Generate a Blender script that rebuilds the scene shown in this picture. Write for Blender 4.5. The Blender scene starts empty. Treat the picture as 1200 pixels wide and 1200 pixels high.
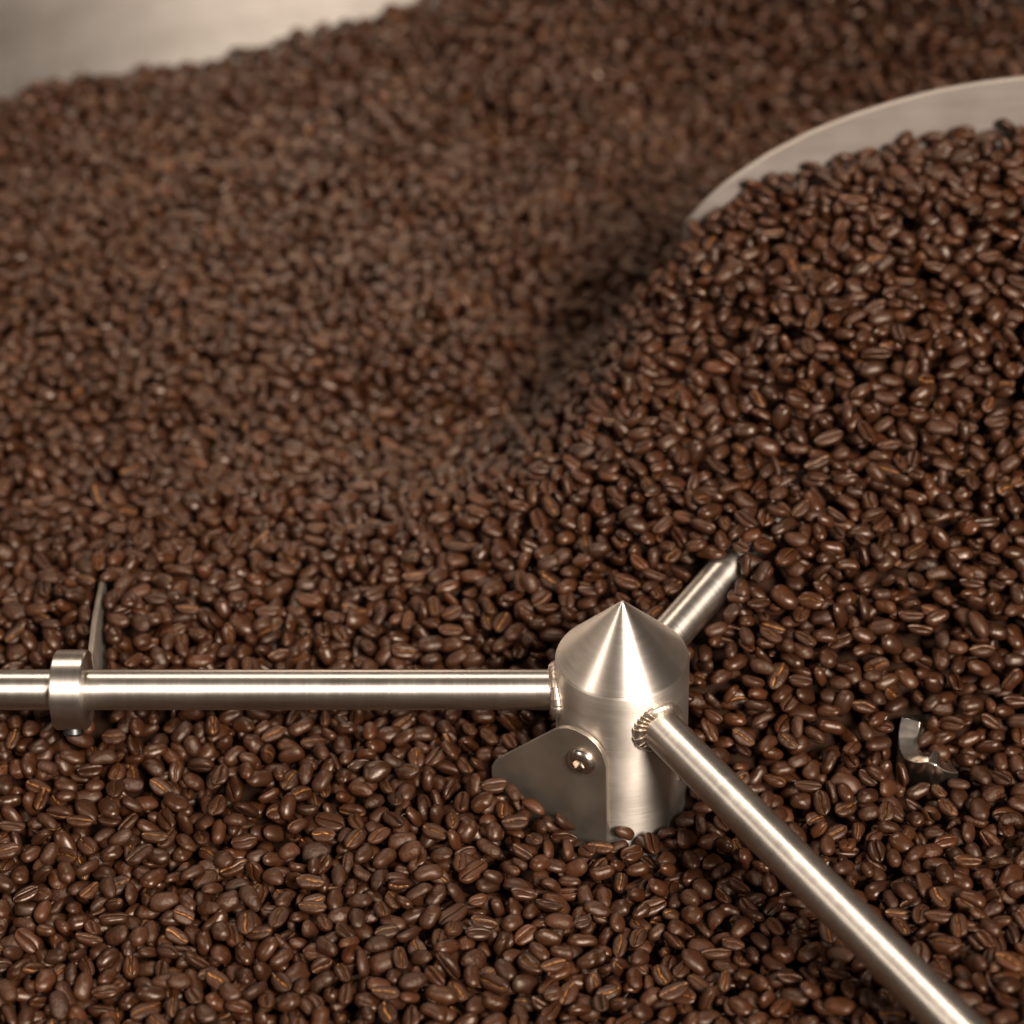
import bpy, bmesh, math, random
import numpy as np
from mathutils import Vector, Matrix, Euler

random.seed(7)
rng = np.random.default_rng(11)
M = 0.001                                   # everything below is worked out in millimetres
scene = bpy.context.scene
COL = scene.collection
R = math.radians

# ------------------------------------------------------------------ camera
FPX, PITCH, ROLL, DEPTH = 3000.0, R(36.0), R(1.5), 1000.0    # focal length in photo pixels
F = np.array([0, math.cos(PITCH), -math.sin(PITCH)])
_r0 = np.array([1.0, 0, 0]); _u0 = np.array([0, math.sin(PITCH), math.cos(PITCH)])
RV = math.cos(ROLL) * _r0 - math.sin(ROLL) * _u0
UV = math.sin(ROLL) * _r0 + math.cos(ROLL) * _u0
CAM = -(DEPTH * F + (129 / FPX * DEPTH) * RV + (-208 / FPX * DEPTH) * UV)
cam_d = bpy.data.cameras.new("camera"); cam = bpy.data.objects.new("camera", cam_d); COL.objects.link(cam)
cam_d.sensor_width = 24; cam_d.sensor_height = 24; cam_d.lens = FPX / 1200 * 24
mw = Matrix.Identity(4)
for i in range(3):
    mw[i][0], mw[i][1], mw[i][2], mw[i][3] = RV[i], UV[i], -F[i], CAM[i] * M
cam.matrix_world = mw
cam_d.clip_start = 0.02; cam_d.clip_end = 20
cam_d.dof.use_dof = True; cam_d.dof.focus_distance = 0.985; cam_d.dof.aperture_fstop = 4.0
scene.camera = cam

# ------------------------------------------------------------------ world, lamps, exposure
world = bpy.data.worlds.new("World"); scene.world = world; world.use_nodes = True
bg = world.node_tree.nodes["Background"]
bg.inputs[0].default_value = (1.0, 0.87, 0.76, 1); bg.inputs[1].default_value = 0.07

def area_lamp(name, az, el, dist, sx, sy, power, col, target=(0, 0, 0)):
    d = bpy.data.lights.new(name, 'AREA'); d.shape = 'RECTANGLE'; d.size = sx; d.size_y = sy
    d.energy = power; d.color = col
    o = bpy.data.objects.new(name, d); COL.objects.link(o)
    v = Vector((math.cos(R(el)) * math.cos(R(az)), math.cos(R(el)) * math.sin(R(az)), math.sin(R(el))))
    o.location = Vector(target) + v * dist
    o.rotation_euler = v.to_track_quat('Z', 'Y').to_euler()
    return o
area_lamp("ceiling_lamp_front", -67, 38, 3.8, 0.86, 0.84, 335, (1.0, 0.89, 0.78), (0, 0.2, 0))
area_lamp("ceiling_lamp_left", -153, 39, 2.4, 0.30, 0.32, 15, (1.0, 0.87, 0.75))
area_lamp("ceiling_lamp_overhead", 106, 64, 2.2, 0.42, 0.42, 22, (1.0, 0.83, 0.68), (-0.2, 0.3, 0))

scene.view_settings.view_transform = 'Standard'; scene.view_settings.look = 'None'
scene.view_settings.exposure = 0.0; scene.view_settings.gamma = 1.0
scene.view_settings.use_curve_mapping = False
scene.cycles.use_denoising = True
scene.cycles.max_bounces = 8

# ------------------------------------------------------------------ pixel helpers (a pixel is only a direction)
def ray(px, py):
    return F + (px - 600) / FPX * RV + (600 - py) / FPX * UV
def pix(px, py, z):
    d = ray(px, py); t = (z - CAM[2]) / d[2]; p = CAM + t * d
    return (p[0], p[1])
def pix_plane(px, py, p0, n):
    d = ray(px, py); t = np.dot(np.array(p0) - CAM, n) / np.dot(d, n)
    return CAM + t * d
def project(P):
    q = np.asarray(P) - CAM
    dz = q @ F
    return 600 + FPX * (q @ RV) / dz, 600 - FPX * (q @ UV) / dz, dz

# ------------------------------------------------------------------ materials
def nt(mat):
    mat.use_nodes = True
    t = mat.node_tree
    return t, t.nodes, t.links, t.nodes["Principled BSDF"]

def steel(name, base, rough, aniso=0.0, radial=False, scratch=(30, 30, 30), bump=0.05, rvar=0.1):
    m = bpy.data.materials.new(name); t, N, L, P = nt(m)
    P.inputs["Metallic"].default_value = 1.0
    tc = N.new("ShaderNodeTexCoord"); mp = N.new("ShaderNodeMapping"); mp.inputs["Scale"].default_value = scratch
    L.new(tc.outputs["Object"], mp.inputs[0])
    n1 = N.new("ShaderNodeTexNoise"); n1.inputs["Scale"].default_value = 1.0; n1.inputs["Detail"].default_value = 5
    L.new(mp.outputs[0], n1.inputs["Vector"])
    n2 = N.new("ShaderNodeTexNoise"); n2.inputs["Scale"].default_value = 60; n2.inputs["Detail"].default_value = 4
    L.new(tc.outputs["Object"], n2.inputs["Vector"])
    mr = N.new("ShaderNodeMapRange"); mr.inputs[1].default_value = 0.25; mr.inputs[2].default_value = 0.75
    mr.inputs[3].default_value = rough - rvar; mr.inputs[4].default_value = rough + rvar
    mx = N.new("ShaderNodeMath"); mx.operation = 'ADD'
    hl = N.new("ShaderNodeMath"); hl.operation = 'MULTIPLY'; hl.inputs[1].default_value = 0.5
    L.new(n1.outputs[0], mx.inputs[0]); L.new(n2.outputs[0], mx.inputs[1]); L.new(mx.outputs[0], hl.inputs[0])
    L.new(hl.outputs[0], mr.inputs[0]); L.new(mr.outputs[0], P.inputs["Roughness"])
    cr = N.new("ShaderNodeMixRGB"); cr.inputs[1].default_value = (*[c * f_ for c, f_ in zip(base, (0.78, 0.75, 0.71))], 1)
    cr.inputs[2].default_value = (*[min(1, c * 1.1) for c in base], 1)
    L.new(hl.outputs[0], cr.inputs[0]); L.new(cr.outputs[0], P.inputs["Base Color"])
    bp = N.new("ShaderNodeBump"); bp.inputs["Strength"].default_value = bump; bp.inputs["Distance"].default_value = 0.0004
    L.new(n1.outputs[0], bp.inputs["Height"]); L.new(bp.outputs[0], P.inputs["Normal"])
    if aniso:
        P.inputs["Anisotropic"].default_value = aniso
        tg = N.new("ShaderNodeTangent"); tg.direction_type = 'RADIAL'; tg.axis = 'Z'
        L.new(tg.outputs[0], P.inputs["Tangent"]); P.inputs["Anisotropic Rotation"].default_value = 0.25
    return m

MAT_HUB = steel("brushed_steel_hub", (0.70, 0.645, 0.59), 0.50, 0.75, True, (40, 40, 2500), 0.12, 0.09)
MAT_CONE = steel("turned_steel_cone", (0.72, 0.665, 0.61), 0.43, 0.82, True, (60, 60, 2600), 0.08, 0.07)
MAT_ARM = steel("polished_steel_arm", (0.70, 0.65, 0.595), 0.42, 0.80, True, (40, 40, 900), 0.05, 0.08)
MAT_PLATE = steel("dull_steel_plate", (0.50, 0.445, 0.385), 0.48, 0, False, (60, 60, 60), 0.02, 0.03)
MAT_BLADE = steel("satin_steel_blade", (0.42, 0.375, 0.345), 0.68, 0, False, (20, 20, 200), 0.05, 0.06)
MAT_COLLAR = steel("steel_collar", (0.68, 0.63, 0.575), 0.40, 0.8, True, (40, 40, 900), 0.05, 0.05)
MAT_WALL = steel("satin_steel_wall", (0.40, 0.365, 0.335), 0.42, 0.8, True, (3, 3, 60), 0.02, 0.02)
MAT_WELD = steel("weld_steel", (0.56, 0.49, 0.42), 0.42, 0, False, (300, 300, 300), 0.15, 0.08)
MAT_SCREW = steel("screw_steel", (0.66, 0.60, 0.54), 0.24, 0, False, (200, 200, 200), 0.05, 0.05)

def bean_material():
    m = bpy.data.materials.new("roasted_bean"); t, N, L, P = nt(m)
    oi = N.new("ShaderNodeObjectInfo")
    wn = N.new("ShaderNodeTexWhiteNoise"); wn.noise_dimensions = '1D'; L.new(oi.outputs["Random"], wn.inputs["W"])
    sep = N.new("ShaderNodeSeparateColor"); L.new(wn.outputs["Color"], sep.inputs[0])
    tc = N.new("ShaderNodeTexCoord")
    w4 = N.new("ShaderNodeMath"); w4.operation = 'MULTIPLY'; w4.inputs[1].default_value = 91.0; L.new(oi.outputs["Random"], w4.inputs[0])
    def noise(scale, detail, rough=0.55):
        n = N.new("ShaderNodeTexNoise"); n.noise_dimensions = '4D'
        n.inputs["Scale"].default_value = scale; n.inputs["Detail"].default_value = detail; n.inputs["Roughness"].default_value = rough
        L.new(tc.outputs["Object"], n.inputs["Vector"]); L.new(w4.outputs[0], n.inputs["W"]); return n
    ramp = N.new("ShaderNodeValToRGB"); e = ramp.color_ramp.elements
    e[0].position = 0.0; e[0].color = (0.0205, 0.0069, 0.0026, 1)
    e[1].position = 1.0; e[1].color = (0.054, 0.0174, 0.0060, 1)
    a = e.new(0.35); a.color = (0.0295, 0.0097, 0.0036, 1)
    b = e.new(0.9); b.color = (0.038, 0.0124, 0.0044, 1)
    L.new(sep.outputs[0], ramp.inputs[0])
    n1 = noise(330, 4)
    mot = N.new("ShaderNodeMapRange"); mot.inputs[1].default_value = 0.3; mot.inputs[2].default_value = 0.7
    mot.inputs[3].default_value = 0.78; mot.inputs[4].default_value = 1.2
    L.new(n1.outputs[0], mot.inputs[0])
    mul = N.new("ShaderNodeMixRGB"); mul.blend_type = 'MULTIPLY'; mul.inputs[0].default_value = 1
    L.new(ramp.outputs[0], mul.inputs[1]); L.new(mot.outputs[0], mul.inputs[2])
    # pale silverskin left in the crease of some beans
    at = N.new("ShaderNodeAttribute"); at.attribute_name = "crease"
    n2 = noise(520, 3)
    amt = N.new("ShaderNodeMapRange"); amt.inputs[1].default_value = 0.25; amt.inputs[2].default_value = 0.6
    L.new(sep.outputs[1], amt.inputs[0])
    nm = N.new("ShaderNodeMapRange"); nm.inputs[1].default_value = 0.38; nm.inputs[2].default_value = 0.58
    L.new(n2.outputs[0], nm.inputs[0])
    k1 = N.new("ShaderNodeMath"); k1.operation = 'MULTIPLY'; kp = N.new("ShaderNodeMath"); kp.operation = 'POWER'; kp.inputs[1].default_value = 1.2; L.new(at.outputs["Fac"], kp.inputs[0]); L.new(kp.outputs[0], k1.inputs[0]); L.new(amt.outputs[0], k1.inputs[1])
    k2 = N.new("ShaderNodeMath"); k2.operation = 'MULTIPLY'; L.new(k1.outputs[0], k2.inputs[0]); L.new(nm.outputs[0], k2.inputs[1])
    k2.use_clamp = True
    chaff = N.new("ShaderNodeMixRGB"); chaff.inputs[2].default_value = (0.50, 0.23, 0.075, 1)
    L.new(k2.outputs[0], chaff.inputs[0]); L.new(mul.outputs[0], chaff.inputs[1]); L.new(chaff.outputs[0], P.inputs["Base Color"])
    rr = N.new("ShaderNodeMapRange"); rr.inputs[3].default_value = 0.31; rr.inputs[4].default_value = 0.50
    L.new(sep.outputs[2], rr.inputs[0])
    n3 = noise(900, 3)
    ra = N.new("ShaderNodeMath"); ra.operation = 'MULTIPLY_ADD'; ra.inputs[1].default_value = 0.2
    rs = N.new("ShaderNodeMath"); rs.operation = 'SUBTRACT'; rs.inputs[1].default_value = 0.1
    L.new(n3.outputs[0], ra.inputs[0]); L.new(rr.outputs[0], rs.inputs[0]); L.new(rs.outputs[0], ra.inputs[2])
    L.new(ra.outputs[0], P.inputs["Roughness"])
    P.inputs["Specular IOR Level"].default_value = 0.45
    P.inputs["Specular Tint"].default_value = (1.0, 0.84, 0.72, 1)
    # fine wrinkles, stronger on some beans
    n4 = noise(560, 5, 0.6); 
    st = N.new("ShaderNodeMath"); st.operation = 'POWER'; st.inputs[1].default_value = 2.5; L.new(sep.outputs[1], st.inputs[0])
    sm = N.new("ShaderNodeMath"); sm.operation = 'MULTIPLY_ADD'; sm.inputs[1].default_value = 0.85; sm.inputs[2].default_value = 0.16
    L.new(st.outputs[0], sm.inputs[0])
    bp = N.new("ShaderNodeBump"); bp.inputs["Distance"].default_value = 0.0009
    L.new(sm.outputs[0], bp.inputs["Strength"]); L.new(n4.outputs[0], bp.inputs["Height"]); L.new(bp.outputs[0], P.inputs["Normal"])
    return m
MAT_BEAN = bean_material()

# ------------------------------------------------------------------ mesh helpers (millimetres in, metres out)
def link(name, me, mat, parent=None, smooth=None):
    o = bpy.data.objects.new(name, me); COL.objects.link(o)
    if mat: me.materials.append(mat)
    if parent: o.parent = parent
    if smooth is not None:
        for p in me.polygons: p.use_smooth = True
        me.set_sharp_from_angle(angle=R(smooth))
    return o
def mesh(name, v, f):
    me = bpy.data.meshes.new(name); me.from_pydata([tuple(c * M for c in p) for p in v], [], f); me.update()
    bm = bmesh.new(); bm.from_mesh(me); bmesh.ops.recalc_face_normals(bm, faces=bm.faces); bm.to_mesh(me); bm.free()
    return me
def lathe(profile, n=96, closed=False):
    """profile: list of (r, z) round the z axis"""
    v, f = [], []
    for r, z in profile:
        for k in range(n):
            a = 2 * math.pi * k / n; v.append((r * math.cos(a), r * math.sin(a), z))
    m = len(profile)
    for i in range(m - 1 + (1 if closed else 0)):
        j = (i + 1) % m
        for k in range(n):
            f.append((i * n + k, i * n + (k + 1) % n, j * n + (k + 1) % n, j * n + k))
    if not closed:
        f.append(tuple(range(n))); f.append(tuple((m - 1) * n + k for k in range(n)))
    return v, f
def frame(d):
    d = Vector(d).normalized(); q = d.to_track_quat('Z', 'Y'); return q.to_matrix()
def turned(profile, origin, direction, n=48, closed=False):
    v, f = lathe(profile, n, closed); m = frame(direction); o = Vector(origin)
    return [tuple(m @ Vector(p) + o) for p in v], f
def bevel(o, w, seg=3):
    b = o.modifiers.new("edge", 'BEVEL'); b.width = w * M; b.segments = seg; b.limit_method = 'ANGLE'; b.angle_limit = R(35)

# ------------------------------------------------------------------ the stirrer's layout (mm): z = 0 is the arm axis
HUB_R, ARM_R = 26.0, 8.0
ARM_AZ = {'left': 177.7, 'front': -60.1, 'rear': 57.7}
def dirv(az): return np.array([math.cos(R(az)), math.sin(R(az)), 0.0])
TRAY_R = 640.0
PL_AZ = 238.0                                             # the scraper plate is screwed to the hub here
PL_N = dirv(PL_AZ); PL_T = dirv(PL_AZ - 90)               # normal, and tangent pointing left/back
BLADE = [pix(x, y, z) + (z,) for x, y, z in ((802, 264, 46), (816, 246, 56), (850, 214, 70), (900, 180, 82), (950, 154, 90.5), (1000, 134, 97), (1050, 118, 102), (1100, 105, 106.5), (1150, 96, 110), (1200, 90, 112), (1270, 86, 114), (1350, 90, 114), (1420, 102, 114))]
COLLAR_X = -216.0
_c = pix(1098, 872, -42)
SCOOP_C = np.array([_c[0], _c[1]])
SCOOP = [(SCOOP_C[0] + 13.5 * math.cos(R(a)), SCOOP_C[1] + 17 * math.sin(R(a))) for a in range(65, 301, 12)]

SCOOP_TOP = [-35 - 7 * abs(math.sin(i * 0.37 + 0.6)) for i in range(len(SCOOP))]
PADDLE = [(pix(x, y, z), z) for x, y, z in ((105, 770, 6), (107, 755, 3), (110, 730, -4), (114, 708, -11), (118, 690, -17), (120, 680, -24))]

# ------------------------------------------------------------------ the bean surface
GS = 0.7
X0, X1, Y0, Y1 = -560.0, 560.0, -300.0, 646.0
NX, NY = int((X1 - X0) / GS), int((Y1 - Y0) / GS)
def wall_pt(px, py):
    d = ray(px, py); a = d[0] ** 2 + d[1] ** 2; b = 2 * (CAM[0] * d[0] + CAM[1] * d[1]); c = CAM[0] ** 2 + CAM[1] ** 2 - TRAY_R ** 2
    t = (-b + math.sqrt(b * b - 4 * a * c)) / (2 * a); p = CAM + t * d
    return tuple(p)
ctrl = [pix(x, y, z) + (z,) for x, y, z in (
    (100, 1180, -46), (400, 1180, -45), (620, 1180, -46), (820, 1190, -48), (960, 1190, -38), (1180, 1180, -22), (1060, 1080, -36), (1180, 1020, -40),
    (60, 980, -44), (250, 960, -45), (450, 920, -43), (600, 965, -46), (720, 985, -53), (800, 1000, -55), (900, 1000, -50), (560, 880, -42),
    (830, 900, -42), (900, 830, -27), (300, 760, -38), (118, 690, -18), (80, 690, -20), (155, 690, -21), (50, 745, -24), (165, 750, -22), (128, 735, -14), (138, 712, -17), (100, 880, -36), (20, 600, -36), (300, 560, -34), (460, 600, -36), (480, 700, -33),
    (620, 720, -24), (560, 660, -24), (610, 610, -12), (690, 545, 6), (765, 445, 24), (800, 340, 40), (760, 640, 4), (690, 690, -12), (790, 700, -5), (815, 672, 1),
    (540, 575, -44), (620, 495, -60), (690, 420, -66), (730, 340, -64), (762, 290, -56), (795, 270, 34), (812, 278, 46), (835, 266, 54),
    (868, 652, 10), (886, 640, 14), (930, 600, 14), (862, 700, 1), (852, 760, -11), (842, 830, -26), (950, 720, -7), (900, 560, 16), (830, 520, 17), (830, 420, 32),
    (1000, 400, 50), (1190, 300, 66), (1000, 560, 18), (1190, 480, 32), (1190, 620, 6), (1050, 680, -2), (1190, 720, -14), (1000, 780, -19), (1120, 800, -29),
    (1160, 865, -46), (1200, 870, -46), (1090, 870, -43), (1040, 900, -42), (1100, 930, -45), (1190, 930, -46), (1300, 860, -42), (1300, 700, -10), (1300, 400, 50), (1300, 1000, -40),
    (1050, 250, 73), (930, 300, 60), (860, 244, 58), (960, 205, 68), (1080, 172, 80), (1190, 152, 86), (1300, 160, 86),
    (60, 420, -30), (300, 400, -30), (520, 400, -36), (60, 250, -20), (300, 250, -22), (520, 250, -30), (-150, 500, -30), (-150, 900, -40), (-150, 300, -15),
    (640, 150, -28), (640, 300, -46), (740, 200, -46), (800, 120, -30), (660, 60, -8))]
ctrl += [wall_pt(x, y) for x, y in ((-60, 125), (0, 112), (130, 88), (250, 66), (400, 26), (540, -10), (640, -25))]
ctrl_b = [pix(x, y, z) + (z,) for x, y, z in ((790, 250, -44), (850, 190, -46), (950, 130, -38), (1050, 95, -26), (1200, 70, -12), (700, 300, -42), (760, 150, -36), (640, 150, -28), (660, 60, -8),
    (560, 200, -28), (800, 70, -18))]
ctrl_b += [wall_pt(x, y) for x, y in ((400, 26), (540, -2), (700, -40), (900, -62), (1060, -50), (1130, -34), (1190, -16), (1230, -6), (1300, 18))]
def tps(C, smooth):
    C = np.array(C, float); P = C[:, :2] / 100; n = len(P)
    def phi(d2): return np.where(d2 > 1e-12, 0.5 * d2 * np.log(d2 + 1e-12), 0)
    K = phi(((P[:, None] - P[None]) ** 2).sum(-1)) + smooth * np.eye(n)
    Q = np.c_[np.ones(n), P]
    A = np.block([[K, Q], [Q.T, np.zeros((3, 3))]])
    s = np.linalg.solve(A, np.r_[C[:, 2], 0, 0, 0])
    def ev(x, y):
        q = np.stack([x.ravel(), y.ravel()], -1) / 100
        out = s[n] + s[n + 1] * q[:, 0] + s[n + 2] * q[:, 1]
        for i in range(n): out += s[i] * phi(((q - P[i]) ** 2).sum(-1))
        return out.reshape(x.shape)
    return ev
tA, tB = tps(ctrl, 0.02), tps(ctrl_b, 0.02)
cs = 7.0
cx = np.arange(X0, X1 + cs, cs); cy = np.arange(Y0, Y1 + cs, cs)
CX, CY = np.meshgrid(cx, cy)
clampz = lambda a: np.clip(a, -78, 105)
SA_c, SB_c = clampz(tA(CX, CY)), clampz(tB(CX, CY))
gx = X0 + (np.arange(NX) + 0.5) * GS; gy = Y0 + (np.arange(NY) + 0.5) * GS
def upsample(G):
    fx = (gx - X0) / cs; fy = (gy - Y0) / cs
    ix = np.minimum(fx.astype(int), G.shape[1] - 2); iy = np.minimum(fy.astype(int), G.shape[0] - 2)
    tx = fx - ix; ty = (fy - iy)[:, None]
    a = G[:, ix] * (1 - tx) + G[:, ix + 1] * tx
    return a[iy] * (1 - ty) + a[iy + 1] * ty
GX, GY = np.meshgrid(gx, gy)
bl = np.array([(b[0], b[1]) for b in BLADE])
# extend the blade's line leftwards so that the far side eases into the main bed
blade_y = np.interp(GX, bl[:, 0], bl[:, 1], left=1e9)
behind = (GY > blade_y)
# left of the blade's tip the two surfaces are blended over a short stretch
SA, SB = upsample(SA_c), upsample(SB_c)
S = np.where(behind, SB, SA)
left = GX <= bl[0, 0]
wgt = np.clip((GY - (bl[0, 1] - 25)) / 50, 0, 1) * np.clip((GX - (bl[0, 0] - 45)) / 45, 0, 1)
S = np.where(left, SA * (1 - wgt) + SB * wgt, S).astype(np.float32)
# small natural unevenness
def lumps(amp, size):
    n = (int((Y1 - Y0) / size) + 3, int((X1 - X0) / size) + 3); g = rng.normal(0, amp, n)
    fx = (gx - X0) / size; fy = (gy - Y0) / size; ix = fx.astype(int); iy = fy.astype(int)
    tx = fx - ix; ty = (fy - iy)[:, None]; tx = tx * tx * (3 - 2 * tx); ty = ty * ty * (3 - 2 * ty)
    a = g[:, ix] * (1 - tx) + g[:, ix + 1] * tx
    return (a[iy] * (1 - ty) + a[iy + 1] * ty).astype(np.float32)
S += lumps(2.2, 38) + lumps(1.0, 15)

LAYER = 16.0
H = S - LAYER
RR = np.sqrt(GX ** 2 + GY ** 2)
BLOCK = 1000.0
def seg_dist(p, q):
    p, q = np.array(p[:2]), np.array(q[:2]); d = q - p; L2 = (d * d).sum()
    lo, hi = np.minimum(p, q) - 12, np.maximum(p, q) + 12
    i0, i1 = np.clip(((np.array([lo[0], hi[0]]) - X0) / GS).astype(int), 0, NX - 1)
    j0, j1 = np.clip(((np.array([lo[1], hi[1]]) - Y0) / GS).astype(int), 0, NY - 1)
    xs, ys = GX[j0:j1, i0:i1], GY[j0:j1, i0:i1]
    t = np.clip(((xs - p[0]) * d[0] + (ys - p[1]) * d[1]) / L2, 0, 1)
    return (slice(j0, j1), slice(i0, i1)), np.hypot(xs - p[0] - t * d[0], ys - p[1] - t * d[1])
def block_seg(p, q, w, top=None):
    sl, d = seg_dist(p, q)
    if top is None: H[sl] = np.where(d < w, BLOCK, H[sl])
    else: H[sl] = np.where(d < w, np.where(top > S[sl] - 1, BLOCK, np.maximum(H[sl], top)), H[sl])
H[RR < HUB_R + 0.4] = BLOCK
H[RR > TRAY_R - 1] = BLOCK
pc = PL_N * (HUB_R + 1.8)
block_seg(pc - PL_T * 10, pc + PL_T * 46, 2.0)
for a, b in zip(BLADE[:-1], BLADE[1:]): block_seg(a, b, 2.6)
for (a, za), (b, zb) in zip(PADDLE[:-1], PADDLE[1:]): block_seg(a, b, 1.7, (za + zb) / 2)
for a, b, z in zip(SCOOP[:-1], SCOOP[1:], SCOOP_TOP): block_seg(a, b, 4.4, z)
block_seg(SCOOP_C + np.array([4, 1]), SCOOP_C + np.array([110, 14]), 4.0, -58)
for nm, ln in (('left', 600), ('front', 700), ('rear', 343)):
    e = dirv(ARM_AZ[nm]); p = e * 24; q = e * ln
    lo = np.minimum(p, q) - 12; hi = np.maximum(p, q) + 12
    i0, i1 = np.clip(((np.array([lo[0], hi[0]]) - X0) / GS).astype(int), 0, NX - 1)
    j0, j1 = np.clip(((np.array([lo[1], hi[1]]) - Y0) / GS).astype(int), 0, NY - 1)
    sl = (slice(j0, j1), slice(i0, i1))
    xs, ys = GX[sl], GY[sl]
    al = xs * e[0] + ys * e[1]; d = np.abs(-xs * e[1] + ys * e[0])
    on = (al > 20) & (al < ln) & (d < ARM_R + 0.3)
    hh = np.sqrt(np.clip((ARM_R + 0.3) ** 2 - d ** 2, 0, None))
    s = S[sl]; h = H[sl]
    h = np.where(on & (s > 5), np.maximum(h, hh), h)
    h = np.where(on & (s <= 5) & (s + 4 > -hh), BLOCK, h)
    H[sl] = h
H = np.ascontiguousarray(H, dtype=np.float32)
H0 = H.copy()

# ------------------------------------------------------------------ bean shapes
def make_bean(seed):
    r = np.random.default_rng(100 + seed)
    Lh = r.uniform(4.7, 5.9); Wh = r.uniform(3.15, 3.8); Ht = r.uniform(2.7, 3.4); Hb = r.uniform(1.0, 1.5)
    if seed % 8 == 5: Wh *= 0.84; Hb *= 1.6; Ht *= 1.0; Lh *= 0.95       # small round peaberry
    p = r.uniform(2.3, 2.9); egg = r.uniform(-0.10, 0.10)
    ca, cb, cph = r.uniform(0.05, 0.75), r.uniform(1.6, 3.2), r.uniform(0, 6.28)
    gdepth = r.uniform(0.9, 1.6); gs = r.uniform(0.22, 0.42); bend = r.uniform(-0.25, 0.35)
    top = [math.pi * k / 13 for k in range(14)]
    yb = np.array([0.93, 0.8, 0.62, 0.44, 0.3, 0.2, 0.13, 0.075, 0.035, 0.0])
    yb = np.r_[-yb, yb[::-1][1:]]
    ns = 25
    ss = np.sin(np.linspace(-0.5, 0.5, ns) * math.pi)
    lump = [(r.normal(0, 1, 3), r.uniform(0, 6.28), r.uniform(0.03, 0.10)) for _ in range(5)]
    V, CR = [], []
    ring = len(top) + len(yb)
    for s in ss[1:-1]:
        w = (1 - abs(s) ** p) ** 0.5
        wy = Wh * w * (1 + egg * s); x = Lh * s
        yc = ca * math.sin(cb * s + cph) * (1 - s * s)
        pts = []
        for a in top:
            pts.append((wy * math.cos(a), Ht * w * max(0.0, math.sin(a)) ** 0.92, 0.0))
        for y in yb:
            # the dense rows follow the wandering crease
            yy = y * wy + yc * (1 - abs(y)) ** 2
            zb = -Hb * (w ** 0.7) * (1 - abs(y) ** 3.2) ** 0.6
            g = math.exp(-((yy - yc) / gs) ** 2)
            g2 = math.exp(-((yy - yc) / 1.1) ** 2)
            fade = min(1, (1 - abs(s)) * 7)
            zb += (gdepth * g + 0.28 * g2) * fade
            pts.append((yy, zb, g * fade))
        for y, z, c in pts:
            z += bend * (s * s) * 1.2
            P = np.array([x, y, z]); f = 1.0
            for d, ph, am in lump: f += am * 0.35 * math.sin(float(d @ P) * 0.55 + ph)
            V.append(tuple(P * f)); CR.append(c)
    i0 = len(V); V.append((-Lh * 1.0, 0, bend * 1.2 + 0.2)); CR.append(0.0)
    V.append((Lh * 1.0, 0, bend * 1.2 + 0.2)); CR.append(0.0)
    Fc = []
    nr = ns - 2
    for i in range(nr - 1):
        for k in range(ring):
            k2 = (k + 1) % ring
            Fc.append((i * ring + k, i * ring + k2, (i + 1) * ring + k2, (i + 1) * ring + k))
    for k in range(ring):
        Fc.append((i0, (k + 1) % ring, k)); Fc.append((i0 + 1, (nr - 1) * ring + k, (nr - 1) * ring + (k + 1) % ring))
    me = mesh("bean_shape", V, Fc)
    at = me.attributes.new("crease", 'FLOAT', 'POINT'); at.data.foreach_set("value", np.array(CR, np.float32))
    for q in me.polygons: q.use_smooth = True
    me.materials.append(MAT_BEAN)
    return me, np.array(V)
NV = 24
bean_meshes, bean_verts = zip(*[make_bean(i) for i in range(NV)])

# templates: a bean in one orientation, with its lower and upper outline on the grid
class T: pass
templates = []
for v in range(NV):
    for k in range(48):
        t = T(); t.v = v; t.s = float(np.clip(rng.normal(1.0, 0.09), 0.78, 1.24))
        up = k % 2 == 0
        tilt = abs(rng.normal(0, 26)) if rng.random() < 0.80 else rng.uniform(40, 95)
        ax = rng.uniform(0, 6.283)
        m = (Matrix.Rotation(rng.uniform(0, 2 * math.pi), 3, 'Z') @
             Matrix.Rotation(R(tilt), 3, Vector((math.cos(ax), math.sin(ax), 0))) @
             Matrix.Rotation(0 if up else math.pi, 3, 'X'))
        t.e = tuple(m.to_euler()); t.up = up; t.tilt = tilt
        P = bean_verts[v] @ np.array(m).T * t.s
        ix = np.round(P[:, 0] / GS).astype(int); iy = np.round(P[:, 1] / GS).astype(int)
        t.ox, t.oy = ix.min(), iy.min(); w, h = ix.max() - t.ox + 1, iy.max() - t.oy + 1
        hi = np.full((h, w), -1e4, np.float32); lo = np.full((h, w), 1e4, np.float32)
        np.maximum.at(hi, (iy - t.oy, ix - t.ox), P[:, 2]); np.minimum.at(lo, (iy - t.oy, ix - t.ox), P[:, 2])
        for _ in range(2):                                   # close pinholes inside the outline
            hole = hi < -9e3; c = np.zeros_like(hi, int); sh = np.zeros_like(hi); sl_ = np.zeros_like(hi)
            for dy, dx in ((0, 1), (0, -1), (1, 0), (-1, 0)):
                q = np.roll(hi, (dy, dx), (0, 1)); q2 = np.roll(lo, (dy, dx), (0, 1)); ok = q > -9e3
                c += ok; sh += np.where(ok, q, 0); sl_ += np.where(ok, q2, 0)
            fill = hole & (c >= 3)
            hi[fill] = (sh / np.maximum(c, 1))[fill]; lo[fill] = (sl_ / np.maximum(c, 1))[fill]
        t.hi, t.lo = hi, np.where(lo > 9e3, 1e4, lo); t.w, t.h = w, h; t.n = (hi > -9e3).sum(); t.mid = float((P[:, 2].max() + P[:, 2].min()) / 2)
        templates.append(t)
NT = len(templates)

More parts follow.
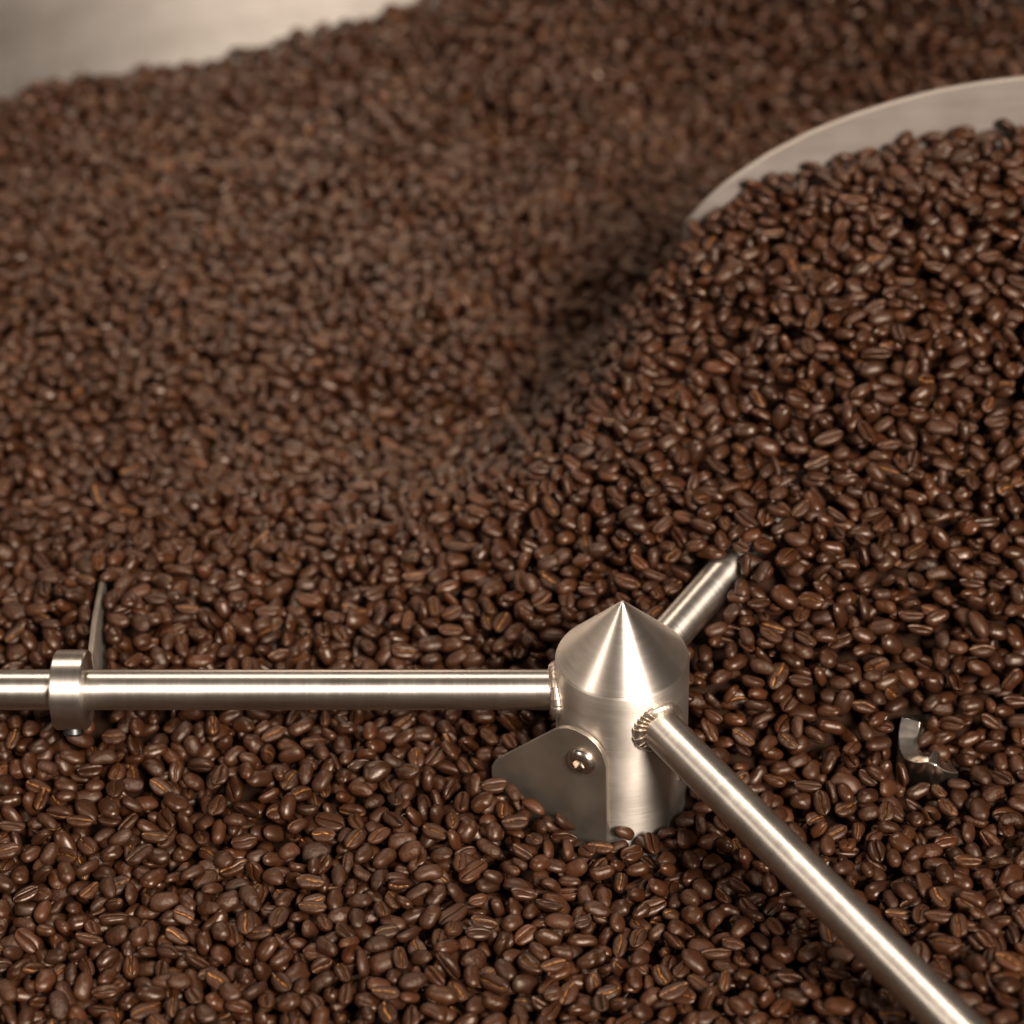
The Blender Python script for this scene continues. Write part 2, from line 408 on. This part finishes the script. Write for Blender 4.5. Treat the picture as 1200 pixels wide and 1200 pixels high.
beans = []                                                  # (x, y, z, template)
def steep(G): a, b = np.gradient(G[::10, ::10], GS * 10); return np.hypot(a, b)
SLOPE = np.where(behind[::10, ::10], steep(SB), steep(SA))
UP = [t for t in templates if t.up]; DN = [t for t in templates if not t.up]
NH = min(len(UP), len(DN))
def drop(px, py, jitter, K, ceil):
    best = None
    side = UP if RU[drop.i % RIN] < 0.70 else DN
    for k in range(K):
        q = drop.i % RIN; t = side[RI[q]]; jx = RJ[q]; drop.i += 1
        i = int((px + jx[0] * jitter - X0) / GS); j = int((py + jx[1] * jitter - Y0) / GS)
        a, b = j + t.oy, i + t.ox
        if a < 0 or b < 0 or a + t.h > NY or b + t.w > NX: continue
        z = float((H[a:a + t.h, b:b + t.w] - t.lo).max())
        if z > 500: continue
        rel = z + t.mid - S[j, i]
        if best is None or rel < best[0]: best = (rel, z, i, j, t)
    if best is None: return
    rel, z, i, j, t = best
    if rel > ceil + 5.5 * min(1.0, SLOPE[min(j // 10, SLOPE.shape[0] - 1), min(i // 10, SLOPE.shape[1] - 1)]): return
    z -= 0.25                                               # beans press a little into one another's hollows
    a, b = j + t.oy, i + t.ox
    sub = H[a:a + t.h, b:b + t.w]
    np.maximum(sub, t.hi + z, out=sub)
    beans.append((X0 + (i + 0.5) * GS, Y0 + (j + 0.5) * GS, z, t))
drop.i = 0
RIN = 400000
RI = rng.integers(0, NH, RIN).tolist(); RJ = rng.uniform(-1, 1, (RIN, 2)).tolist(); RU = rng.random(RIN).tolist()
for spacing, K, ceil in ((7.4, 4, 1.0), (7.2, 5, 2.0), (7.0, 7, 2.6), (7.0, 8, 2.8), (7.0, 8, 2.8)):
    xs = np.arange(X0 + 6, X1 - 6, spacing); ys = np.arange(Y0 + 6, Y1 - 6, spacing)
    pts = np.array([(x, y) for y in ys for x in xs if math.hypot(x, y) < TRAY_R - 2])
    rng.shuffle(pts)
    for x, y in pts: drop(x, y, 6.0, K, ceil)
for lim, ceil in ((-5, 3.0), (-5, 3.4), (-6, 4.0), (-7.5, 5.0), (-9, 6.0)):        # fill what is still open
    low = (H[3::6, 3::6] - S[3::6, 3::6] < lim) & (H[3::6, 3::6] < 500)
    jj, ii = np.nonzero(low); o_ = rng.permutation(len(jj))
    for k in o_: drop(X0 + (ii[k] * 6 + 3) * GS, Y0 + (jj[k] * 6 + 3) * GS, 3.5, 9, ceil)

for _ in range(3):                                          # corners beside the steel, where few shapes fit
    low = (H[2::5, 2::5] - H0[2::5, 2::5] < 1.5) & (H[2::5, 2::5] < 500)
    jj, ii = np.nonzero(low); o_ = rng.permutation(len(jj))
    for k in o_:
        if H[jj[k] * 5 + 2, ii[k] * 5 + 2] - H0[jj[k] * 5 + 2, ii[k] * 5 + 2] < 1.5:
            drop(X0 + (ii[k] * 5 + 2) * GS, Y0 + (jj[k] * 5 + 2) * GS, 5.0, 22, 5.0)

# how much of each bean lies open to the sky
open_frac = np.empty(len(beans), np.float32)
for n, (x, y, z, t) in enumerate(beans):
    i, j = int((x - X0) / GS), int((y - Y0) / GS); a, b = j + t.oy, i + t.ox
    open_frac[n] = ((t.hi + z >= H[a:a + t.h, b:b + t.w] - 0.05) & (t.hi > -9e3)).sum() / t.n
BP = np.array([(b[0], b[1], b[2]) for b in beans])
sx, sy, sd = project(BP)
size = np.array([b[3].n * GS * GS for b in beans])
show = open_frac * size / sd ** 2
inside = (sx > 12) & (sx < 1188) & (sy > 12) & (sy < 1188) & (open_frac > 0.6)
# not hidden behind the arms, the hub or the collar
def line_gap(x0, y0, x1, y1):
    d = np.array([x1 - x0, y1 - y0]); L2 = (d * d).sum(); t_ = np.clip(((sx - x0) * d[0] + (sy - y0) * d[1]) / L2, 0, 1)
    return np.hypot(sx - x0 - t_ * d[0], sy - y0 - t_ * d[1])
inside &= (line_gap(-100, 807, 729, 807) > 40) & (line_gap(729, 808, 1140, 1210) > 52) & (line_gap(729, 740, 729, 960) > 88)
order = np.argsort(-np.where(inside, show, 0))
solo = list(order[:300])
# begin with one bean of each shape, so that the bed can be built from these very beans
first = {}
for n in solo: first.setdefault(beans[n][3].v, n)
missing = [v for v in range(NV) if v not in first]
for v in missing:
    n = next(k for k in order[300:] if beans[k][3].v == v); first[v] = n; solo[-1 - missing.index(v)] = n
heads = [first[v] for v in range(NV)]
solo = heads + [n for n in solo if n not in set(heads)]
print("beans", len(beans), "solo", len(solo), "open base", float((H[RR < 500] == H0[RR < 500]).mean()))

# ------------------------------------------------------------------ the tray
def empty(name, loc=(0, 0, 0)):
    o = bpy.data.objects.new(name, None); COL.objects.link(o); o.location = loc; o.empty_display_size = 0.05; return o
tray = empty("cooling_tray", (0, 0, -0.1))
tray["label"] = "round satin steel cooling tray wall rising behind the bean bed"; tray["category"] = "tray"
def tray_part(name, prof, mat, closed=True, n=192):
    v, f = lathe(prof, n, closed); v = [(x, y, z + 100) for x, y, z in v]
    return link(name, mesh(name, v, f), mat, tray, 40)
tray_part("wall", [(TRAY_R, -96), (TRAY_R, 176), (TRAY_R + 4, 176), (TRAY_R + 4, -96)], MAT_WALL)
tray_part("rim", [(TRAY_R - 1.5, 176.3), (TRAY_R - 3, 184), (TRAY_R + 2, 190), (TRAY_R + 9, 184), (TRAY_R + 7, 176.3)], MAT_WALL)
tray_part("floor", [(1, -100), (TRAY_R + 4, -100), (TRAY_R + 4, -96.3), (1, -96.3)], MAT_PLATE)

# ------------------------------------------------------------------ the stirrer
st = empty("stirrer", (0, 0, -0.096))
st["label"] = "brushed steel stirrer with cone-topped hub, round arms and blades half buried in beans"; st["category"] = "stirrer"
def sp(name, me, mat, parent=None, smooth=None):
    """a part of the stirrer; the mesh is given about the arm axis"""
    o = link(name, me, mat, parent or st, smooth)
    if parent is None: o.location = (0, 0, 0.096)
    return o
ZC = 17.0
hub = sp("hub", mesh("hub", *lathe([(HUB_R, -95), (HUB_R, -60), (HUB_R, -20), (HUB_R, 10), (HUB_R, ZC - 1.2), (HUB_R - 0.25, ZC - 0.5), (HUB_R - 0.7, ZC - 0.05)], 160)), MAT_HUB, None, 40)
cone = [(HUB_R - 0.5, ZC)] + [(HUB_R - 0.5 - (HUB_R - 1.8) * k / 12, ZC + 0.1 + 25.8 * k / 12) for k in range(0, 13)]
cone += [(1.0, ZC + 26.25), (0.6, ZC + 26.45), (0.05, ZC + 26.55)]
sp("cone_cap", mesh("cone_cap", *lathe(cone, 160)), MAT_CONE, hub, 40)

def lay(o, origin, direction):
    """turn a part built round its own z axis so that the axis points along direction"""
    o.rotation_euler = Vector(direction).to_track_quat('Z', 'Y').to_euler()
    o.location = (origin[0] * M, origin[1] * M, origin[2] * M + 0.096)
    return o
def tube(az, r0, r1):
    e = dirv(az); L_ = r1 - r0
    v, f = lathe([(ARM_R, 0)] + [(ARM_R, L_ * k / 12) for k in range(1, 12)] + [(ARM_R, L_ - 0.6), (ARM_R - 0.6, L_)], 64)
    return lay(sp("arm", mesh("arm", v, f), MAT_ARM, None, 40), e * r0, e)
def weld(az, parent, r0=24.5):
    """bead of overlapping ripples where the arm meets the hub"""
    s = np.array([1.0, 0, 0]); u = np.array([0, 1.0, 0]); e = np.array([0, 0, 1.0])
    n, m = 420, 12; rip = 27
    V, Fc = [], []
    for k in range(n):
        a = 2 * math.pi * k / n
        ph = (k * rip / n + 0.5 * math.sin(a * 2 + az) + 0.3 * math.sin(a * 5)) % 1.0
        rad = 2.3 + (0.40 + 0.2 * math.sin(2 * a + az)) * (1 - ph) ** 1.4 + 0.18 * math.sin(3 * a + az) + 0.12 * math.sin(7.3 * a)
        rho = ARM_R + 0.55
        c = s * rho * math.cos(a) + u * rho * math.sin(a)
        c = c + e * (math.sqrt(HUB_R ** 2 - (rho * math.cos(a)) ** 2) + 0.5 - r0)
        o = (s * math.cos(a) + u * math.sin(a))
        for q in range(m):
            b = 2 * math.pi * q / m
            a2 = a + 0.05 * math.cos(b * 2) - 0.03 * math.cos(b)      # ripples curve like fish scales
            o2 = (s * math.cos(a2) + u * math.sin(a2))
            V.append(tuple(c + (o2 - o) * rho + o2 * rad * math.cos(b) * 1.05 + e * rad * math.sin(b) * 0.95))
    for k in range(n):
        for q in range(m):
            Fc.append((k * m + q, k * m + (q + 1) % m, ((k + 1) % n) * m + (q + 1) % m, ((k + 1) % n) * m + q))
    return link("weld_bead", mesh("weld_bead", V, Fc), MAT_WELD, parent, 50)
arm_left = tube(ARM_AZ['left'], 24.5, 634); weld(ARM_AZ['left'], arm_left)
arm_front = tube(ARM_AZ['front'], 24.5, 560); weld(ARM_AZ['front'], arm_front)
arm_rear = tube(ARM_AZ['rear'], 24.5, 345); weld(ARM_AZ['rear'], arm_rear)

def button_screw(name, p, n, rad, mat, parent):
    """domed head with a hexagonal socket"""
    prof = [(rad, 0), (rad, 0.35)] + [(rad * math.cos(R(a)), 0.35 + rad * 0.55 * math.sin(R(a))) for a in range(8, 57, 6)]
    v, f = lathe(prof, 48); ztop = prof[-1][1]; rt = prof[-1][0]
    f.pop()                                                 # open the top: ring round the socket
    N = 48; base = (len(prof) - 1) * N
    hexr = rad * 0.44
    def hx(k):
        a = 2 * math.pi * k / N; q = (a % (math.pi / 3)) - math.pi / 6
        r_ = hexr * math.cos(math.pi / 6) / math.cos(q); return (r_ * math.cos(a), r_ * math.sin(a))
    i1 = len(v); v += [(*hx(k), ztop) for k in range(N)]
    i2 = len(v); v += [(*hx(k), ztop - rad * 0.8) for k in range(N)]
    for k in range(N):
        k2 = (k + 1) % N
        f.append((base + k, base + k2, i1 + k2, i1 + k)); f.append((i1 + k, i1 + k2, i2 + k2, i2 + k))
    f.append(tuple(i2 + k for k in range(N)))
    m = frame(n); v = [tuple(m @ Vector(q) + Vector(p)) for q in v]
    return link(name, mesh(name, v, f), mat, parent, 40)

# scraper plate beside the hub: outline in (along the plate, up), read off the photograph on the plate's own plane
p0 = PL_N * (HUB_R + 2.3)
outl = []
for x, y in ((576, 898), (579, 893), (586, 888), (646, 857), (654, 853.5), (664, 853), (674, 855.5), (688, 863), (699, 873), (706, 884), (710, 899), (710.5, 930), (711, 975)):
    q = pix_plane(x, y, p0, PL_N); outl.append((float(q @ PL_T), float(q[2])))
outl.append((outl[-1][0], -92)); outl.append((outl[0][0], -92))
V = []
for k in (0.0, -2.0):
    for t_, z in outl: V.append(tuple(p0 + PL_N * k + PL_T * t_ + np.array([0, 0, z])))
n = len(outl)
Fc = [tuple(range(n)), tuple(range(2 * n - 1, n - 1, -1))] + [(i, (i + 1) % n, n + (i + 1) % n, n + i) for i in range(n)]
plate = sp("scraper_plate", mesh("scraper_plate", V, Fc), MAT_PLATE, None, 30); bevel(plate, 0.25)
q = pix_plane(682.5, 891.5, p0, PL_N)
button_screw("screw", q, PL_N, 6.0, MAT_SCREW, plate)
e = dirv(-27); button_screw("screw", e * (HUB_R - 0.2) + np.array([0, 0, -33]), e, 3.6, MAT_SCREW, hub)

# collar on the left arm, with its clamping screw and paddle
ed = dirv(ARM_AZ['left']); cpos = ed * abs(COLLAR_X)
v, f = lathe([(ARM_R + 0.15, -6.2), (15.2, -6.2), (15.8, -5.6), (15.8, 5.6), (15.2, 6.2), (ARM_R + 0.15, 6.2)], 96, True)
collar = lay(sp("collar", mesh("collar", v, f), MAT_COLLAR, None, 40), cpos, ed)
cm = frame(ed); sd = cm.transposed() @ Vector((0, -0.55, -0.83)).normalized()
v, f = turned([(4.0, 0), (4.0, 2.2), (3.4, 2.9), (1.9, 2.9), (1.9, 0.8)], sd * 15.2, sd, 32)
link("clamp_screw", mesh("clamp_screw", v, f), steel("dark_oxide_screw", (0.13, 0.13, 0.135), 0.35), collar, 35)
# long curved blade holding back the mound
def ribbon(name, pts, thick, bottom, mat, top=None, flare=0.0, bottoms=None):
    P = np.array([p[:2] for p in pts], float); tz = [p[2] for p in pts] if top is None else top
    # smooth the line
    dense, dz, db = [], [], []; bz = bottoms or [bottom] * len(P)
    for i in range(len(P) - 1):
        a, b, c, d = P[max(i - 1, 0)], P[i], P[i + 1], P[min(i + 2, len(P) - 1)]
        for k in range(6):
            t = k / 6; dense.append(0.5 * ((2 * b) + (-a + c) * t + (2 * a - 5 * b + 4 * c - d) * t * t + (-a + 3 * b - 3 * c + d) * t ** 3)); dz.append(tz[i] * (1 - t) + tz[i + 1] * t); db.append(bz[i] * (1 - t) + bz[i + 1] * t)
    dense.append(P[-1]); dz.append(tz[-1]); db.append(bz[-1]); D = np.array(dense)
    tg = np.gradient(D, axis=0); tg /= np.linalg.norm(tg, axis=1)[:, None]; nn = np.stack([-tg[:, 1], tg[:, 0]], -1)
    V, Fc = [], []
    for p, q, z, zb in zip(D, nn, dz, db):
        for off, zz in ((-thick / 2, zb), (-thick / 2 + flare, z), (thick / 2 + flare, z), (thick / 2, zb)):
            V.append((p[0] + q[0] * off, p[1] + q[1] * off, zz))
    for i in range(len(D) - 1):
        for k in range(4):
            Fc.append((i * 4 + k, i * 4 + (k + 1) % 4, (i + 1) * 4 + (k + 1) % 4, (i + 1) * 4 + k))
    Fc.append((0, 1, 2, 3)); l = (len(D) - 1) * 4; Fc.append((l, l + 1, l + 2, l + 3))
    o = sp(name, mesh(name, V, Fc), mat, None, 35); bevel(o, 0.3, 2); return o
ribbon("curved_blade", BLADE, 2.6, -92, MAT_BLADE)
ribbon("paddle", [(x, y, z) for (x, y), z in PADDLE], 2.2, -92, MAT_PLATE, bottoms=[-9, -16, -40, -92, -92, -92])
# small curved scoop of the front paddle, showing in a pit of the bed
scoop = ribbon("scoop_paddle", [(x, y, z) for (x, y), z in zip(SCOOP, SCOOP_TOP)], 8.0, -92, MAT_SCREW, None, 2.0)

a_, b_ = np.array([*(SCOOP_C + np.array([-2, 0])), 0]), np.array([*(SCOOP_C + np.array([112, 14])), 0])
t_ = (b_ - a_) / np.linalg.norm(b_ - a_); n_ = np.array([-t_[1], t_[0], 0])
V = [tuple(p + n_ * w + np.array([0, 0, z])) for z in (-92, -58) for p, w in ((a_, -4), (b_, -4), (b_, 4), (a_, 4))]
bar = link("bar", mesh("bar", V, [(0, 1, 2, 3), (4, 5, 6, 7), (0, 1, 5, 4), (1, 2, 6, 5), (2, 3, 7, 6), (3, 0, 4, 7)]), MAT_PLATE, scoop, 30); bevel(bar, 1.0)

# ------------------------------------------------------------------ single beans (those that show largest)
variants = bpy.data.collections.new("bean_shapes"); COL.children.link(variants)
for k, n in enumerate(solo):
    x, y, z, t = beans[n]
    o = bpy.data.objects.new("coffee_bean", bean_meshes[t.v])
    (variants if k < NV else COL).objects.link(o)
    o.location = (x * M, y * M, z * M); o.rotation_euler = t.e; o.scale = (t.s,) * 3
    o["category"] = "coffee bean"
    if t.up:
        o["label"] = "dark roasted coffee bean lying rounded back up on the open bed before the stirrer hub"
        o["group"] = "beans lying back up in the foreground"
    else:
        o["label"] = "dark roasted coffee bean with its creased flat face up before the stirrer hub"
        o["group"] = "beans lying crease up in the foreground"

# ------------------------------------------------------------------ all other beans: one bed
rest_mask = np.ones(len(beans), bool); rest_mask[solo] = False
# beans that no one could see from above are dropped
rest_mask &= open_frac > 0.0
idx = np.nonzero(rest_mask)[0]
step = 8
gxs = np.arange(4, NX, step); gys = np.arange(4, NY, step)
nxs, nys = len(gxs), len(gys)
bx_, by_ = np.meshgrid(gx[gxs], gy[gys]); bz_ = np.where(H0[np.ix_(gys, gxs)] > 500, S[np.ix_(gys, gxs)] - LAYER, (S - LAYER)[np.ix_(gys, gxs)])
base = np.stack([bx_, by_, bz_ - 1.0], -1).reshape(-1, 3)
ok = (np.hypot(base[:, 0], base[:, 1]) < TRAY_R - 3).reshape(nys, nxs)
ids = np.arange(nxs * nys).reshape(nys, nxs)
qm = ok[:-1, :-1] & ok[1:, :-1] & ok[:-1, 1:] & ok[1:, 1:]
quads = np.stack([ids[:-1, :-1], ids[:-1, 1:], ids[1:, 1:], ids[1:, :-1]], -1)[qm]
nb = len(base)
allv = np.concatenate([base, BP[idx]]) * M
me = bpy.data.meshes.new("bean_bed"); me.from_pydata(allv.tolist(), [], quads.tolist()); me.update()
na = len(allv)
def attr(name, typ, field, arr):
    a = me.attributes.new(name, typ, 'POINT'); a.data.foreach_set(field, np.ascontiguousarray(arr).ravel())
rot = np.zeros((na, 3), np.float32); rot[nb:] = [beans[i][3].e for i in idx]
scl = np.ones(na, np.float32); scl[nb:] = [beans[i][3].s for i in idx]
var = np.zeros(na, np.int32); var[nb:] = [beans[i][3].v for i in idx]
isb = np.zeros(na, bool); isb[nb:] = True
attr("rot", 'FLOAT_VECTOR', "vector", rot); attr("scl", 'FLOAT', "value", scl); attr("var", 'INT', "value", var); attr("isb", 'BOOLEAN', "value", isb)
MAT_UNDER = bpy.data.materials.new("bed_base_brown"); MAT_UNDER.use_nodes = True  # matte dark brown for the added base sheet beneath the beans
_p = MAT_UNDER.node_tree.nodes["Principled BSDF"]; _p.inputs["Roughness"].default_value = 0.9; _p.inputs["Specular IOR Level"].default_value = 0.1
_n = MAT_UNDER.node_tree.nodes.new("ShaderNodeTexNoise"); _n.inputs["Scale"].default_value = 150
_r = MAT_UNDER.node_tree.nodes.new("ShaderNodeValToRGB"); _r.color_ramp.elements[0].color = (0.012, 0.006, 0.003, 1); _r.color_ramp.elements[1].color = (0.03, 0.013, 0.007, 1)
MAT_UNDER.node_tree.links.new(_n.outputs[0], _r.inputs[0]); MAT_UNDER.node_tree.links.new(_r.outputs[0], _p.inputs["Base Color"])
bed = link("coffee_bean_bed", me, MAT_UNDER)
bed["kind"] = "stuff"; bed["label"] = "deep bed of dark roasted coffee beans filling the steel cooling tray"; bed["category"] = "coffee beans"
g = bpy.data.node_groups.new("bean_bed", 'GeometryNodeTree')
g.interface.new_socket("Geometry", in_out='INPUT', socket_type='NodeSocketGeometry')
g.interface.new_socket("Geometry", in_out='OUTPUT', socket_type='NodeSocketGeometry')
GN, GL = g.nodes, g.links
gi = GN.new("NodeGroupInput"); go = GN.new("NodeGroupOutput")
def named(n, typ):
    q = GN.new("GeometryNodeInputNamedAttribute"); q.data_type = typ; q.inputs["Name"].default_value = n
    return next(s for s in q.outputs if s.enabled and s.name == "Attribute")
ci = GN.new("GeometryNodeCollectionInfo"); ci.inputs["Collection"].default_value = variants
ci.inputs["Separate Children"].default_value = True; ci.inputs["Reset Children"].default_value = True
iop = GN.new("GeometryNodeInstanceOnPoints"); iop.inputs["Pick Instance"].default_value = True
e2r = GN.new("FunctionNodeEulerToRotation"); GL.new(named("rot", 'FLOAT_VECTOR'), e2r.inputs[0])
GL.new(gi.outputs[0], iop.inputs["Points"]); GL.new(ci.outputs[0], iop.inputs["Instance"])
GL.new(named("isb", 'BOOLEAN'), iop.inputs["Selection"]); GL.new(named("var", 'INT'), iop.inputs["Instance Index"])
GL.new(e2r.outputs[0], iop.inputs["Rotation"]); GL.new(named("scl", 'FLOAT'), iop.inputs["Scale"])
jn = GN.new("GeometryNodeJoinGeometry")
GL.new(gi.outputs[0], jn.inputs[0]); GL.new(iop.outputs[0], jn.inputs[0]); GL.new(jn.outputs[0], go.inputs[0])
md = bed.modifiers.new("beans", 'NODES'); md.node_group = g
